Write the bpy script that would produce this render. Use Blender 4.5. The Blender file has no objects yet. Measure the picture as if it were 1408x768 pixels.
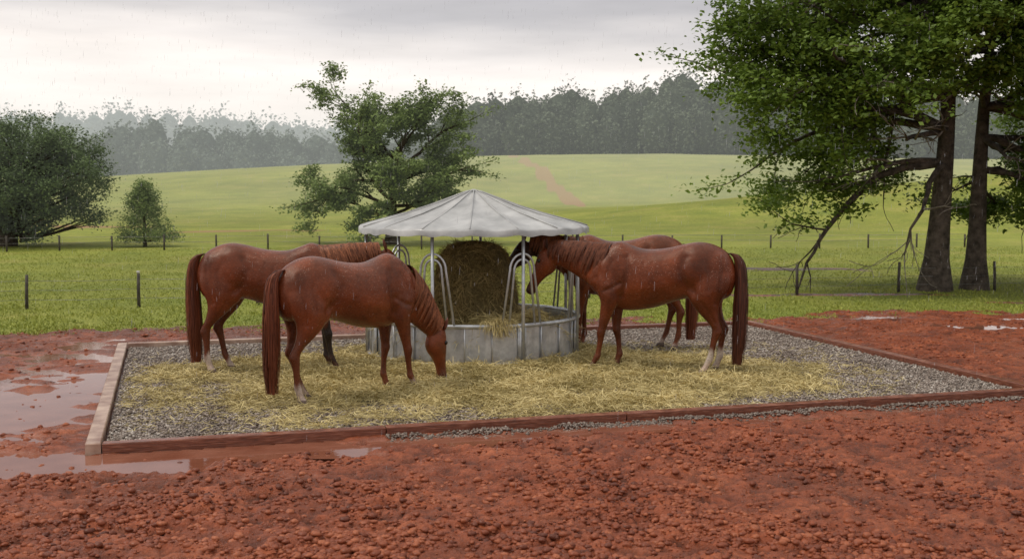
import bpy, math, random
import numpy as np
from mathutils import Vector
R = math.radians
scene = bpy.context.scene
scene.view_settings.view_transform = 'Standard'
scene.view_settings.look = 'None'
scene.view_settings.exposure = 0

# ------------------------------------------------------------ helpers
def _hash(a, b, seed):
    h = (a*374761393 + b*668265263 + seed*144269513) & 0xffffffff
    h = ((h ^ (h >> 13))*1274126177) & 0xffffffff
    return h ^ (h >> 16)
def pn(x, y, seed=0):
    x = np.asarray(x, float); y = np.asarray(y, float)
    xi = np.floor(x).astype(np.int64); yi = np.floor(y).astype(np.int64)
    fx = x-xi; fy = y-yi
    def g(a, b, dx, dy):
        t = _hash(a, b, seed)/4294967296.0*2*math.pi
        return np.cos(t)*dx+np.sin(t)*dy
    u = fx*fx*fx*(fx*(fx*6-15)+10); v = fy*fy*fy*(fy*(fy*6-15)+10)
    a = g(xi, yi, fx, fy); b = g(xi+1, yi, fx-1, fy)
    c = g(xi, yi+1, fx, fy-1); d = g(xi+1, yi+1, fx-1, fy-1)
    return ((a+(b-a)*u)*(1-v)+(c+(d-c)*u)*v)*1.5
def fbm(x, y, f, o=3, seed=0):
    s = 0; a = 1
    for i in range(o):
        s = s+a*pn(x*f, y*f, seed+i*7); f *= 2.03; a *= .5
    return s
def clods(x, y, seed):
    xi = np.floor(x).astype(np.int64); yi = np.floor(y).astype(np.int64)
    best = np.zeros(len(x))
    for dx in (-1, 0, 1):
        for dy in (-1, 0, 1):
            a = xi+dx; b = yi+dy
            h1 = _hash(a, b, seed)/4294967296.0; h2 = _hash(a, b, seed+99)/4294967296.0; h3 = _hash(a, b, seed+199)/4294967296.0
            r = .42+.40*h3
            d2 = ((x-(a+h1))**2+(y-(b+h2))**2)/(r*r)
            best = np.maximum(best, np.sqrt(np.clip(1-d2, 0, 1))*(.25+.75*h3))
    return best
def sm(a, b, x):
    t = np.clip((x-a)/(b-a), 0, 1); return t*t*(3-2*t)

def fast_mesh(name, V, F, mat=None, smooth=False, attrs=None, parent=None):
    V = np.ascontiguousarray(V, dtype=np.float32); F = np.ascontiguousarray(F, dtype=np.int32)
    me = bpy.data.meshes.new(name)
    k = F.shape[1]
    me.vertices.add(len(V)); me.vertices.foreach_set("co", V.ravel())
    me.loops.add(F.size); me.loops.foreach_set("vertex_index", F.ravel())
    me.polygons.add(len(F)); me.polygons.foreach_set("loop_start", np.arange(0, F.size, k, dtype=np.int32))
    me.update(calc_edges=True)
    if smooth: me.polygons.foreach_set("use_smooth", np.ones(len(F), bool))
    if attrs:
        for an, arr in attrs.items():
            at = me.attributes.new(an, 'FLOAT', 'POINT'); at.data.foreach_set("value", arr.astype(np.float32))
    ob = bpy.data.objects.new(name, me); scene.collection.objects.link(ob)
    if mat: me.materials.append(mat)
    if parent: ob.parent = parent
    return ob
def py_mesh(name, V, F, mat=None, smooth=False, parent=None):
    me = bpy.data.meshes.new(name)
    me.from_pydata([tuple(map(float, v)) for v in V], [], [tuple(map(int, f)) for f in F]); me.update()
    if smooth: me.polygons.foreach_set("use_smooth", np.ones(len(me.polygons), bool))
    ob = bpy.data.objects.new(name, me); scene.collection.objects.link(ob)
    if mat: me.materials.append(mat)
    if parent: ob.parent = parent
    return ob
def empty(name, loc=(0, 0, 0), rz=0, s=1):
    e = bpy.data.objects.new(name, None); e.location = loc; e.rotation_euler = (0, 0, rz); e.scale = (s, s, s)
    scene.collection.objects.link(e); return e

class Geo:
    def __init__(s): s.V = []; s.F = []; s.n = 0
    def add(s, V, F):
        s.V.extend([tuple(v) for v in V]); s.F.extend([tuple(i+s.n for i in f) for f in F]); s.n += len(V)
    def tube(s, P, Rr, n=8, closed=False, cap=True):
        P = np.array(P, float); m = len(P)
        Rr = np.ones(m)*Rr if np.isscalar(Rr) else np.array(Rr)
        if closed: T = np.roll(P, -1, 0)-np.roll(P, 1, 0)
        else: T = np.gradient(P, axis=0)
        T /= np.linalg.norm(T, axis=1)[:, None]+1e-9
        up = np.array([0, 0, 1.0]) if abs(T[0][2]) < .9 else np.array([1.0, 0, 0])
        V = []
        N = np.cross(T[0], up); N /= np.linalg.norm(N)
        for i in range(m):
            N = N-T[i]*N.dot(T[i]); N /= np.linalg.norm(N)+1e-9
            B = np.cross(T[i], N)
            for k in range(n):
                a = 2*math.pi*k/n
                V.append(P[i]+Rr[i]*(math.cos(a)*N+math.sin(a)*B))
        F = []
        mm = m if closed else m-1
        for i in range(mm):
            for k in range(n):
                j = (i+1) % m
                F.append((i*n+k, i*n+(k+1) % n, j*n+(k+1) % n, j*n+k))
        if cap and not closed:
            F.append(tuple(range(n))[::-1]); F.append(tuple((m-1)*n+k for k in range(n)))
        s.add(V, F)
    def box(s, c, d, rz=0, bev=0.0):
        x, y, z = [q/2 for q in d]; ca, sa = math.cos(rz), math.sin(rz); b = bev
        V = []
        for (zz, ii) in ((-z, b), (-z+b, 0), (z-b, 0), (z, b)):
            for sx, sy in ((-1, -1), (1, -1), (1, 1), (-1, 1)):
                px, py = sx*(x-ii), sy*(y-ii)
                V.append((c[0]+px*ca-py*sa, c[1]+px*sa+py*ca, c[2]+zz))
        F = [(3, 2, 1, 0), (12, 13, 14, 15)]
        for r in range(3):
            for k in range(4):
                F.append((r*4+k, r*4+(k+1) % 4, r*4+4+(k+1) % 4, r*4+4+k))
        s.add(V, F)
    def obj(s, name, mat, smooth=True, parent=None): return py_mesh(name, s.V, s.F, mat, smooth, parent)

# ------------------------------------------------------------ materials
def nt(name):
    m = bpy.data.materials.new(name); m.use_nodes = True
    t = m.node_tree; b = t.nodes["Principled BSDF"]; return m, t, b
def N(t, typ, **kw):
    n = t.nodes.new(typ)
    for k, v in kw.items(): setattr(n, k, v)
    return n
def noise(t, scale, detail=4, rough=.5, vec=None, coord='Object'):
    n = N(t, 'ShaderNodeTexNoise'); n.inputs['Scale'].default_value = scale
    n.inputs['Detail'].default_value = detail; n.inputs['Roughness'].default_value = rough
    if vec is None:
        tc = N(t, 'ShaderNodeTexCoord'); t.links.new(tc.outputs[coord], n.inputs['Vector'])
    else: t.links.new(vec, n.inputs['Vector'])
    return n.outputs['Fac']
def ramp(t, fac, stops):
    r = N(t, 'ShaderNodeValToRGB'); e = r.color_ramp.elements
    while len(e) < len(stops): e.new(.5)
    for i, (p, c) in enumerate(stops):
        e[i].position = p; e[i].color = (c, c, c, 1) if np.isscalar(c) else (*c, 1)
    t.links.new(fac, r.inputs[0]); return r.outputs[0]
def mix(t, fac, a, b, mode='MIX'):
    n = N(t, 'ShaderNodeMix', data_type='RGBA', blend_type=mode)
    for s, v in ((0, fac), (6, a), (7, b)):
        if hasattr(v, 'is_output'): t.links.new(v, n.inputs[s])
        elif s == 0: n.inputs[s].default_value = v
        else: n.inputs[s].default_value = (*v, 1)
    return n.outputs[2]
def math_(t, op, a, b=0.0, clamp=False):
    n = N(t, 'ShaderNodeMath', operation=op); n.use_clamp = clamp
    for i, v in enumerate((a, b)):
        if hasattr(v, 'is_output'): t.links.new(v, n.inputs[i])
        else: n.inputs[i].default_value = v
    return n.outputs[0]
def bump(t, b, h, strength=.5, dist=.02):
    n = N(t, 'ShaderNodeBump'); n.inputs['Strength'].default_value = strength; n.inputs['Distance'].default_value = dist
    t.links.new(h, n.inputs['Height']); t.links.new(n.outputs[0], b.inputs['Normal']); return n
def attr(t, name):
    a = N(t, 'ShaderNodeAttribute'); a.attribute_name = name; return a
def setp(b, **k):
    for n_, v in k.items():
        b.inputs[n_.replace('_', ' ')].default_value = v
def simple_mat(name, c1, c2, scale=8, rough=.6, metal=0, bs=.3, bscale=None, bd=.01, detail=5):
    m, t, b = nt(name)
    f = noise(t, scale, detail)
    t.links.new(ramp(t, f, [(.3, c1), (.7, c2)]), b.inputs['Base Color'])
    setp(b, Roughness=rough, Metallic=metal)
    if bs: bump(t, b, noise(t, bscale or scale*4, 5), bs, bd)
    return m
def leaf_mat(name, dark, light, transl=.25, rough=.5, spec=.3, haze_glow=0):
    m, t, b = nt(name)
    a = attr(t, "tint")
    col = ramp(t, a.outputs['Fac'], [(0, dark), (1, light)])
    t.links.new(col, b.inputs['Base Color']); setp(b, Roughness=rough); b.inputs['Specular IOR Level'].default_value = spec
    if haze_glow:
        b.inputs['Emission Color'].default_value = (.84, .86, .82, 1); b.inputs['Emission Strength'].default_value = haze_glow  # faint leaf emission stands in for airlight haze
    if transl > 0:
        tr = N(t, 'ShaderNodeBsdfTranslucent'); t.links.new(col, tr.inputs[0])
        mx = N(t, 'ShaderNodeMixShader'); mx.inputs[0].default_value = transl
        t.links.new(b.outputs[0], mx.inputs[1]); t.links.new(tr.outputs[0], mx.inputs[2])
        t.links.new(mx.outputs[0], t.nodes['Material Output'].inputs[0])
    return m

# ------------------------------------------------------------ world / light / camera
w = bpy.data.worlds.new("World"); scene.world = w; w.use_nodes = True
t = w.node_tree; bg = t.nodes['Background']; wo = t.nodes['World Output']
SUN_EL, SUN_AZ = R(52), R(215)
sky = N(t, 'ShaderNodeTexSky', sky_type='NISHITA'); sky.sun_disc = False
sky.sun_elevation = SUN_EL; sky.sun_rotation = SUN_AZ
t.links.new(sky.outputs[0], bg.inputs[0]); bg.inputs[1].default_value = .005
tc = N(t, 'ShaderNodeTexCoord'); sep = N(t, 'ShaderNodeSeparateXYZ'); t.links.new(tc.outputs['Generated'], sep.inputs[0])
mp = N(t, 'ShaderNodeMapping'); mp.inputs['Scale'].default_value = (1.3, 1.3, 9); t.links.new(tc.outputs['Generated'], mp.inputs[0])
nz = noise(t, 1.7, 4, .5, mp.outputs[0])
zz = math_(t, 'ADD', sep.outputs[2], math_(t, 'MULTIPLY', math_(t, 'SUBTRACT', nz, .5), .12))
zz = math_(t, 'ADD', zz, math_(t, 'MULTIPLY', sep.outputs[0], .030))
col = ramp(t, zz, [(0, (.82, .80, .78)), (.055, (1.0, .94, .88)), (.100, (1.08, 1.0, .94)), (.128, (.85, .80, .775)), (.150, (.58, .56, .57)), (.20, (.46, .445, .46)), (.45, (.70, .685, .68)), (1, (1.0, .98, .955))])
nz2 = noise(t, 3.2, 6, .6, mp.outputs[0])
col = mix(t, 1.0, col, ramp(t, nz2, [(.3, .88), (.7, 1.07)]), 'MULTIPLY')
bg2 = N(t, 'ShaderNodeBackground'); t.links.new(col, bg2.inputs[0]); bg2.inputs[1].default_value = 1.0
ad = N(t, 'ShaderNodeAddShader'); t.links.new(bg.outputs[0], ad.inputs[0]); t.links.new(bg2.outputs[0], ad.inputs[1])
t.links.new(ad.outputs[0], wo.inputs[0])

sl = bpy.data.lights.new("sun", 'SUN'); sl.energy = 1.5; sl.angle = R(10); sl.color = (1, .93, .82)
so = bpy.data.objects.new("sun", sl); scene.collection.objects.link(so)
sd = Vector((-.50, -.05, .76)).normalized()
so.rotation_euler = sd.to_track_quat('Z', 'Y').to_euler(); so.location = (0, 0, 30)

cd = bpy.data.cameras.new("camera"); cam = bpy.data.objects.new("camera", cd); scene.collection.objects.link(cam)
cam.location = (0, 0, 2.3); cam.rotation_euler = (R(90-4.5), 0, 0)
cd.sensor_width = 36; cd.lens = 41; cd.clip_end = 3000; cd.clip_start = .1
cd.dof.use_dof = True; cd.dof.focus_distance = 13; cd.dof.aperture_fstop = 3.5
scene.camera = cam

# ------------------------------------------------------------ pad frame
PA = R(16.4); pu = np.array([math.cos(PA), math.sin(PA)]); pv = np.array([-math.sin(PA), math.cos(PA)])
FL = np.array([-3.60, 10.10]); PW, PL = 9.8, 6.72
def padcoord(x, y):
    dx = x-FL[0]; dy = y-FL[1]
    return dx*pu[0]+dy*pu[1], dx*pv[0]+dy*pv[1]

# ------------------------------------------------------------ terrain
def H(x, y):
    x = np.asarray(x, float); y = np.asarray(y, float)
    crest = np.interp(x, [-250, -59, -32, -6, 21, 60, 250], [2.5, 3.8, 5.4, 6.8, 7.2, 6.4, 5])
    hill = crest*sm(74, 172, y)
    hill = hill-(crest*.6)*sm(172, 240, y)
    ridge = np.clip((x-1)/15, 0, 2.4)**.9*1.55*np.exp(-((y-80)/13.0)**2)
    dip = -.55*np.exp(-((y-104)/12.0)**2)*sm(-25, 5, x)
    und = .25*pn(x*.03, y*.03, 5)*sm(35, 60, y)+.05*pn(x*.2, y*.2, 8)*sm(20, 28, y)
    return hill+ridge+und+dip
def gbound(x):
    return np.interp(x, [-30, -12, -5.5, 0, 4, 6, 12, 30], [18.4, 18.8, 19.2, 19.8, 20.3, 21.3, 22.0, 22.5])
def gmask(x, y): return y-(gbound(x)+1.0*fbm(x, y, .45, 3, 3)+.55*fbm(x, y, 2.1, 2, 33))
def geo_lines(a, b, s0, k):
    out = [a]; s = s0
    while out[-1] < b: out.append(out[-1]+s); s *= k
    return out
X0 = np.arange(-4.6, 4.601, .0225)
xr = np.arange(4.66, 10.5, .055); xo = np.array(geo_lines(10.6, 900, .2, 1.11))
X = np.concatenate([-xo[::-1], -xr[::-1], X0, xr, xo])
Y = np.concatenate([-np.array(geo_lines(-6.4, 300, .25, 1.3))[::-1], np.arange(6.5, 11.5, .0225), np.arange(11.5, 24, .046), np.array(geo_lines(24.06, 1200, .09, 1.045))])
Y = np.unique(np.round(Y, 4)); X = np.unique(np.round(X, 4))
gx, gy = np.meshgrid(X, Y); gx = gx.ravel(); gy = gy.ravel()
u, v = padcoord(gx, gy)
def gauss(x, y, cx, cy, sx, sy): return np.exp(-(((x-cx)/sx)**2+((y-cy)/sy)**2))
def wetmask(gx, gy):
    u, v = padcoord(gx, gy)
    wet = 1.25*gauss(gx, gy, -5.3, 12.2, 1.25, 3.2)+1.0*gauss(gx, gy, -3.9, 9.55, 1.8, .42)
    wet += 1.20*np.exp(-((v+.40)/.36)**2)*sm(-1.2, .5, u)*(1-sm(2.8, 5.8, u))
    wet += .66*np.exp(-((v+.38)/.26)**2)*sm(3, 5, u)*(1-sm(8.0, 10.5, u))
    wet += 1.4*gauss(gx, gy, 7.9, 19.2, 1.05, .30)+1.2*gauss(gx, gy, 9.0, 20.4, 1.3, .25)+.9*gauss(gx, gy, 6.3, 20.6, 1.1, .3)+.8*gauss(gx, gy, 9.5, 17.8, 1.5, .35)+.8*gauss(gx, gy, 7.3, 16.0, .9, .3)
    wet += .7*gauss(gx, gy, -6.3, 16.5, .9, 1.3)
    wn = fbm(gx, gy*1.5, 1.2, 4, 21)
    return sm(.40, .78, wet+.62*wn*(wet > .02))
wet = wetmask(gx, gy)
grass = sm(-.25, .35, gmask(gx, gy))
strip = gauss(gx, gy, 6.6, 25.0, 3.2, .45)+.7*gauss(gx, gy, 9.8, 23.2, 1.2, .3)+.9*gauss(gx, gy, 7.0, 32.5, 4.0, .9)
strip = sm(.35, .7, strip+.35*fbm(gx, gy, .9, 3, 55))
grass = grass*(1-.85*strip)
tt = (gy-95)/(165-95); tx = 6.3+(-.4-6.3)*tt+1.2*pn(gy*.08, gy*0, 9)
track = np.exp(-((gx-tx)/(.9+.6*pn(gy*.3, gx*.3, 4)))**2)*sm(92, 102, gy)*(1-sm(160, 172, gy))
track = sm(.25, .8, track+.25*fbm(gx, gy, .35, 3, 14))
bare = gauss(gx, gy, -14.2, 62, 6.5, 2.6)+.6*gauss(gx, gy, -27, 70, 6, 4)
track = np.maximum(track, sm(.35, .8, bare+.5*fbm(gx, gy, .18, 3, 77))*.75)
edge = np.minimum(np.minimum(u, PW-u), np.minimum(v, PL-v))
near = (gy > 5) & (gy < 25) & (np.abs(gx) < 14)
wxp = gx+.035*fbm(gx, gy, 9, 2, 301); wyp = gy+.035*fbm(gx, gy, 9, 2, 401)
cA = np.zeros(len(gx)); cB = cA.copy(); cC = cA.copy()
cA[near] = clods(wxp[near]*6.5, wyp[near]*8.5, 11); cB[near] = clods(wxp[near]*11, wyp[near]*13, 12); cC[near] = clods(gx[near]*18, gy[near]*19, 13)
hp = sm(.22, .58, pn(gx*2.9, gy*3.6, 61))
patch = sm(-.7, .4, fbm(gx, gy, .8, 3, 66))
flat = 1-.70*np.exp(-(np.clip(-edge-.1, 0, 9)/.50)**2)
amp = (.5+.5*patch)*flat
cl = np.clip(.40*cA+.40*cB+.25*cC, 0, 1)
lump = (.095*cl-.034)*amp-.038*hp*flat+.030*fbm(gx, gy, 1.1, 2, 41)*flat+.010*fbm(gx, gy, 15, 2, 45)*amp+.012
calm = wet
mudz = lump*(1-.75*calm)-.024*calm
far_f = 1-sm(22, 30, gy)
lod = 1-.35*sm(10, 20, gy)
hz = H(gx, gy)+mudz*lod*(1-grass)*far_f
nearpad = sm(-.35, -.05, edge)
hz = hz-(np.maximum(mudz, .0)*.3*nearpad)*(1-grass)
padf = sm(-.12, .0, edge)
hz = hz*(1-padf)+(-.035)*padf
cav_shade = np.clip((cl*1.35-.25*hp)*amp+.35*(1-amp), 0, 1)
V = np.stack([gx, gy, hz], 1)
nx, ny = len(X), len(Y)
i0 = (np.arange(ny-1)[:, None]*nx+np.arange(nx-1)[None, :]).ravel()
F = np.stack([i0, i0+1, i0+nx+1, i0+nx], 1)
HZ = hz.reshape(ny, nx)
def ground_z(x, y):
    ix = np.clip(np.searchsorted(X, x)-1, 0, nx-2); iy = np.clip(np.searchsorted(Y, y)-1, 0, ny-2)
    fx = (x-X[ix])/(X[ix+1]-X[ix]); fy = (y-Y[iy])/(Y[iy+1]-Y[iy])
    return (HZ[iy, ix]*(1-fx)+HZ[iy, ix+1]*fx)*(1-fy)+(HZ[iy+1, ix]*(1-fx)+HZ[iy+1, ix+1]*fx)*fy

gm, t, b = nt("ground_mat")
tc = N(t, 'ShaderNodeTexCoord'); OC = tc.outputs['Object']
aw = attr(t, "wet").outputs['Fac']; ag = attr(t, "grass").outputs['Fac']; at_ = attr(t, "track").outputs['Fac']; ah = attr(t, "haze").outputs['Fac']; ac = attr(t, "cav_shade").outputs['Fac']
ad_ = attr(t, "dark").outputs['Fac']
m1 = noise(t, 1.6, 6, .65, OC); m2 = noise(t, 26, 5, .65, OC); m4 = noise(t, 7, 4, .6, OC)
mud = ramp(t, m1, [(.3, (.145, .034, .013)), (.52, (.225, .055, .020)), (.72, (.33, .094, .038))])
mud = mix(t, .45, mud, ramp(t, m2, [(.36, .50), (.50, 1.), (.64, 1.35)]), 'MULTIPLY')
mud = mix(t, .45, mud, ramp(t, m4, [(.3, .6), (.7, 1.3)]), 'MULTIPLY')
mud = mix(t, .95, mud, ramp(t, ac, [(.0, .22), (.22, .60), (.62, 1.38)]), 'MULTIPLY')  # shade in the pits and lit clod tops painted into the mud colour
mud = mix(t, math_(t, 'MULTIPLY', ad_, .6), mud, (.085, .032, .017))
wetc = ramp(t, noise(t, 5, 6, .6, OC), [(.3, (.22, .062, .032)), (.7, (.36, .145, .090))])
mud = mix(t, math_(t, 'MULTIPLY', aw, .8), mud, wetc)
g1 = noise(t, .35, 5, .6, OC); g2 = noise(t, 6, 6, .65, OC)
gr = ramp(t, g1, [(.3, (.180, .220, .027)), (.55, (.260, .280, .041)), (.75, (.35, .315, .078))])
gr = mix(t, .6, gr, ramp(t, g2, [(.3, .55), (.7, 1.35)]), 'MULTIPLY')
g3 = noise(t, .06, 4, .6, OC)
gr = mix(t, .7, gr, ramp(t, g3, [(.35, .70), (.65, 1.22)]), 'MULTIPLY')
gfac = math_(t, 'ADD', ag, math_(t, 'MULTIPLY', math_(t, 'SUBTRACT', g2, .5), .9))
gfac = ramp(t, gfac, [(.42, 0.), (.58, 1.)])
c = mix(t, gfac, mud, gr)
tf = ramp(t, math_(t, 'ADD', at_, math_(t, 'MULTIPLY', math_(t, 'SUBTRACT', noise(t, 1.2, 4, .6, OC), .5), .5)), [(.3, 0.), (.7, .85)])
c = mix(t, tf, c, (.34, .17, .10))
c = mix(t, ah, c, (.50, .52, .36))  # distance haze painted into the ground colour
t.links.new(c, b.inputs['Base Color'])
pud = noise(t, 2.2, 5, .6, OC)
wr = ramp(t, pud, [(.40, .10), (.62, .30)])
rr = math_(t, 'ADD', math_(t, 'MULTIPLY', aw, wr), math_(t, 'MULTIPLY', math_(t, 'SUBTRACT', 1, aw), ramp(t, m4, [(.35, .20), (.6, .46)])))
rg = math_(t, 'MAXIMUM', rr, math_(t, 'MULTIPLY', gfac, .85))
t.links.new(rg, b.inputs['Roughness'])
b.inputs['Specular IOR Level'].default_value = .34
hh = math_(t, 'ADD', m2, math_(t, 'MULTIPLY', noise(t, 90, 3, .6, OC), .35))
bn = bump(t, b, hh, .8, .03)
t.links.new(math_(t, 'SUBTRACT', .9, math_(t, 'MULTIPLY', aw, .7)), bn.inputs['Strength'])
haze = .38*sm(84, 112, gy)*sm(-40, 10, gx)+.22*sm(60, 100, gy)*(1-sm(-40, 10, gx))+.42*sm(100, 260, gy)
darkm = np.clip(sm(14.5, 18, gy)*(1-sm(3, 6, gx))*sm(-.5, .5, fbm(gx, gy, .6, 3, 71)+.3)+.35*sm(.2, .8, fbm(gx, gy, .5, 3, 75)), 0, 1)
fast_mesh("ground", V, F, gm, True, {"wet": wet*(1-grass), "grass": grass, "track": track, "haze": haze, "cav_shade": cav_shade, "dark": darkm})
wm, t, b = nt("muddy_water_mat")
t.links.new(ramp(t, noise(t, 2.5, 4), [(.3, (.20, .065, .035)), (.7, (.30, .12, .075))]), b.inputs['Base Color'])
setp(b, Roughness=.04, IOR=1.7); bump(t, b, noise(t, 26, 2), .10, .004)
wx, wy = np.meshgrid(np.arange(-8.5, 11.5, .06), np.arange(8.2, 22.5, .06)); sh = wx.shape; wx = wx.ravel(); wy = wy.ravel()
ww_ = wetmask(wx, wy); uu_, vv_ = padcoord(wx, wy)
ed_ = np.minimum(np.minimum(uu_, PW-uu_), np.minimum(vv_, PL-vv_))
okv = (ww_ > .04) & (ed_ < -.10) & (gmask(wx, wy) < -.3)
i0 = (np.arange(sh[0]-1)[:, None]*sh[1]+np.arange(sh[1]-1)[None, :]).ravel()
wf = np.stack([i0, i0+1, i0+sh[1]+1, i0+sh[1]], 1); wf = wf[okv[wf].all(1)]
used = np.unique(wf); remap = -np.ones(len(wx), int); remap[used] = np.arange(len(used))
fast_mesh("puddle_water", np.stack([wx[used], wy[used], np.full(len(used), -.0095)], 1), remap[wf], wm, True)

rng = np.random.default_rng(7)
def sub_octa():
    V = [np.array(p, float) for p in ((1, 0, 0), (0, 1, 0), (-1, 0, 0), (0, -1, 0), (0, 0, 1), (0, 0, -1))]
    F = [(0, 1, 4), (1, 2, 4), (2, 3, 4), (3, 0, 4), (1, 0, 5), (2, 1, 5), (3, 2, 5), (0, 3, 5)]; mid = {}; out = []
    def m(a, b):
        k = (min(a, b), max(a, b))
        if k not in mid:
            p = V[a]+V[b]; V.append(p/np.linalg.norm(p)); mid[k] = len(V)-1
        return mid[k]
    for a, b, c in F:
        ab, bc, ca_ = m(a, b), m(b, c), m(c, a); out += [(a, ab, ca_), (ab, b, bc), (ca_, bc, c), (ab, bc, ca_)]
    return np.array(V), np.array(out)
oV, oF = sub_octa()
n = 100000
cy_ = 6.7+15.5*rng.uniform(0, 1, n)**1.9; cx_ = rng.uniform(-.52, .52, n)*(cy_+.6)
uq, vq = padcoord(cx_, cy_); eq = np.minimum(np.minimum(uq, PW-uq), np.minimum(vq, PL-vq)); wq = wetmask(cx_, cy_)
dens = (.15+.85*sm(-.4, .5, fbm(cx_, cy_, .8, 3, 66)+.5*pn(cx_*2.9, cy_*3.3, 71)))*sm(-.15, -1.0, eq)*(1-.88*wq)*(gmask(cx_, cy_) < .1)
dens *= np.where(cy_ > 12, .6, 1)
k_ = (rng.uniform(0, 1, n) < dens) & (eq < -.16)
cx_ = cx_[k_][:36000]; cy_ = cy_[k_][:36000]; n = len(cx_)
rad = .007+.027*rng.uniform(0, 1, n)**3.2
dfm = 1+rng.uniform(-.26, .26, (n, len(oV), 1))
base = oV[None]*dfm*rad[:, None, None]*np.array([1.2, .95, .65])
an = rng.uniform(0, 6.28, n); ca, sa = np.cos(an)[:, None], np.sin(an)[:, None]
bx = base[..., 0]*ca-base[..., 1]*sa; by = base[..., 0]*sa+base[..., 1]*ca
cz = ground_z(cx_, cy_)+rad*.10
MV = np.stack([bx+cx_[:, None], by+cy_[:, None], base[..., 2]+cz[:, None]], -1).reshape(-1, 3)
MF = (oF[None]+np.arange(n)[:, None, None]*len(oV)).reshape(-1, 3)
cm_, t, b = nt("mud_clod_mat")
tt_ = attr(t, "tint").outputs['Fac']
c = ramp(t, tt_, [(0, (.115, .028, .012)), (.5, (.245, .060, .023)), (1, (.39, .118, .050))])
c = mix(t, .5, c, ramp(t, noise(t, 40, 3), [(.3, .6), (.7, 1.3)]), 'MULTIPLY')
t.links.new(c, b.inputs['Base Color']); setp(b, Roughness=.42); b.inputs['Specular IOR Level'].default_value = .32
bump(t, b, noise(t, 70, 3), .5, .01)
fast_mesh("mud_clods", MV, MF, cm_, True, {"tint": np.repeat(np.clip(rng.beta(2, 2, n)+.3*fbm(cx_, cy_, 1.0, 2, 5), 0, 1), len(oV))})

# ------------------------------------------------------------ gravel pad
def P2(u, v): return FL+pu*u+pv*v
nu, nv = 240, 170
uu, vv = np.meshgrid(np.linspace(.02, PW-.02, nu), np.linspace(.02, PL-.02, nv)); uu = uu.ravel(); vv = vv.ravel()
px_ = FL[0]+pu[0]*uu+pv[0]*vv; py_ = FL[1]+pu[1]*uu+pv[1]*vv
pz = .022+.008*fbm(px_, py_, 2, 2, 5)
i0 = (np.arange(nv-1)[:, None]*nu+np.arange(nu-1)[None, :]).ravel()
gpm, t, b = nt("gravel_bed_mat")
tc = N(t, 'ShaderNodeTexCoord'); vo = N(t, 'ShaderNodeTexVoronoi'); vo.inputs['Scale'].default_value = 38; t.links.new(tc.outputs['Object'], vo.inputs['Vector'])
sc = N(t, 'ShaderNodeSeparateColor'); t.links.new(vo.outputs['Color'], sc.inputs[0])
c = ramp(t, sc.outputs[0], [(0, (.12, .085, .065)), (.5, (.24, .185, .145)), (1, (.42, .35, .29))])
c = mix(t, 1., c, ramp(t, vo.outputs['Distance'], [(.2, 1.), (.8, .3)]), 'MULTIPLY')
t.links.new(c, b.inputs['Base Color']); setp(b, Roughness=.5)
bump(t, b, math_(t, 'SUBTRACT', 1, vo.outputs['Distance']), 1, .02)
fast_mesh("gravel_pad", np.stack([px_, py_, pz], 1), np.stack([i0, i0+1, i0+nu+1, i0+nu], 1), gpm, True)
ico = np.array([(1, 0, 0), (0, 1, 0), (-1, 0, 0), (0, -1, 0), (0, 0, 1), (0, 0, -1)], float)
icf = np.array([(0, 1, 4), (1, 2, 4), (2, 3, 4), (3, 0, 4), (1, 0, 5), (2, 1, 5), (3, 2, 5), (0, 3, 5)])
NS = 66000
su = rng.uniform(.03, PW-.03, NS); sv = PL*rng.uniform(0, 1, NS)**1.15*.985+.03
ns2 = 2600
su = np.concatenate([su, rng.uniform(2.5, PW, ns2)]); sv = np.concatenate([sv, -.15-np.abs(rng.normal(0, .08, ns2))])
NS = len(su)
sx = FL[0]+pu[0]*su+pv[0]*sv; sy = FL[1]+pu[1]*su+pv[1]*sv
sz = np.where(sv > 0, .026+.008*fbm(sx, sy, 2, 2, 5), ground_z(sx, sy)+.006)+rng.uniform(-.003, .010, NS)
size = rng.uniform(.009, .022, NS)
ang = rng.uniform(0, 2*math.pi, NS)
base = ico[None]*(1+rng.uniform(-.35, .35, (NS, 6, 1)))+rng.normal(0, .22, (NS, 6, 3))
base = base*size[:, None, None]*np.array([1.15, .9, .65])
ca, sa = np.cos(ang)[:, None], np.sin(ang)[:, None]
bx = base[..., 0]*ca-base[..., 1]*sa; by = base[..., 0]*sa+base[..., 1]*ca
SV = np.stack([bx+sx[:, None], by+sy[:, None], base[..., 2]+sz[:, None]], -1).reshape(-1, 3)
SF = (icf[None]+np.arange(NS)[:, None, None]*6).reshape(-1, 3)
stm, t, b = nt("gravel_stone_mat")
t.links.new(ramp(t, attr(t, "tint").outputs['Fac'], [(0, (.10, .072, .055)), (.35, (.225, .17, .135)), (.7, (.37, .305, .255)), (1, (.62, .56, .49))]), b.inputs['Base Color'])
setp(b, Roughness=.36)
tn = np.clip(rng.beta(2, 2.2, NS)+.16*pn(sx*1.2, sy*1.2, 3), 0, 1); tn[sv < 0] *= .6
fast_mesh("gravel", SV, SF, stm, False, {"tint": np.repeat(tn, 6)})

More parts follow.
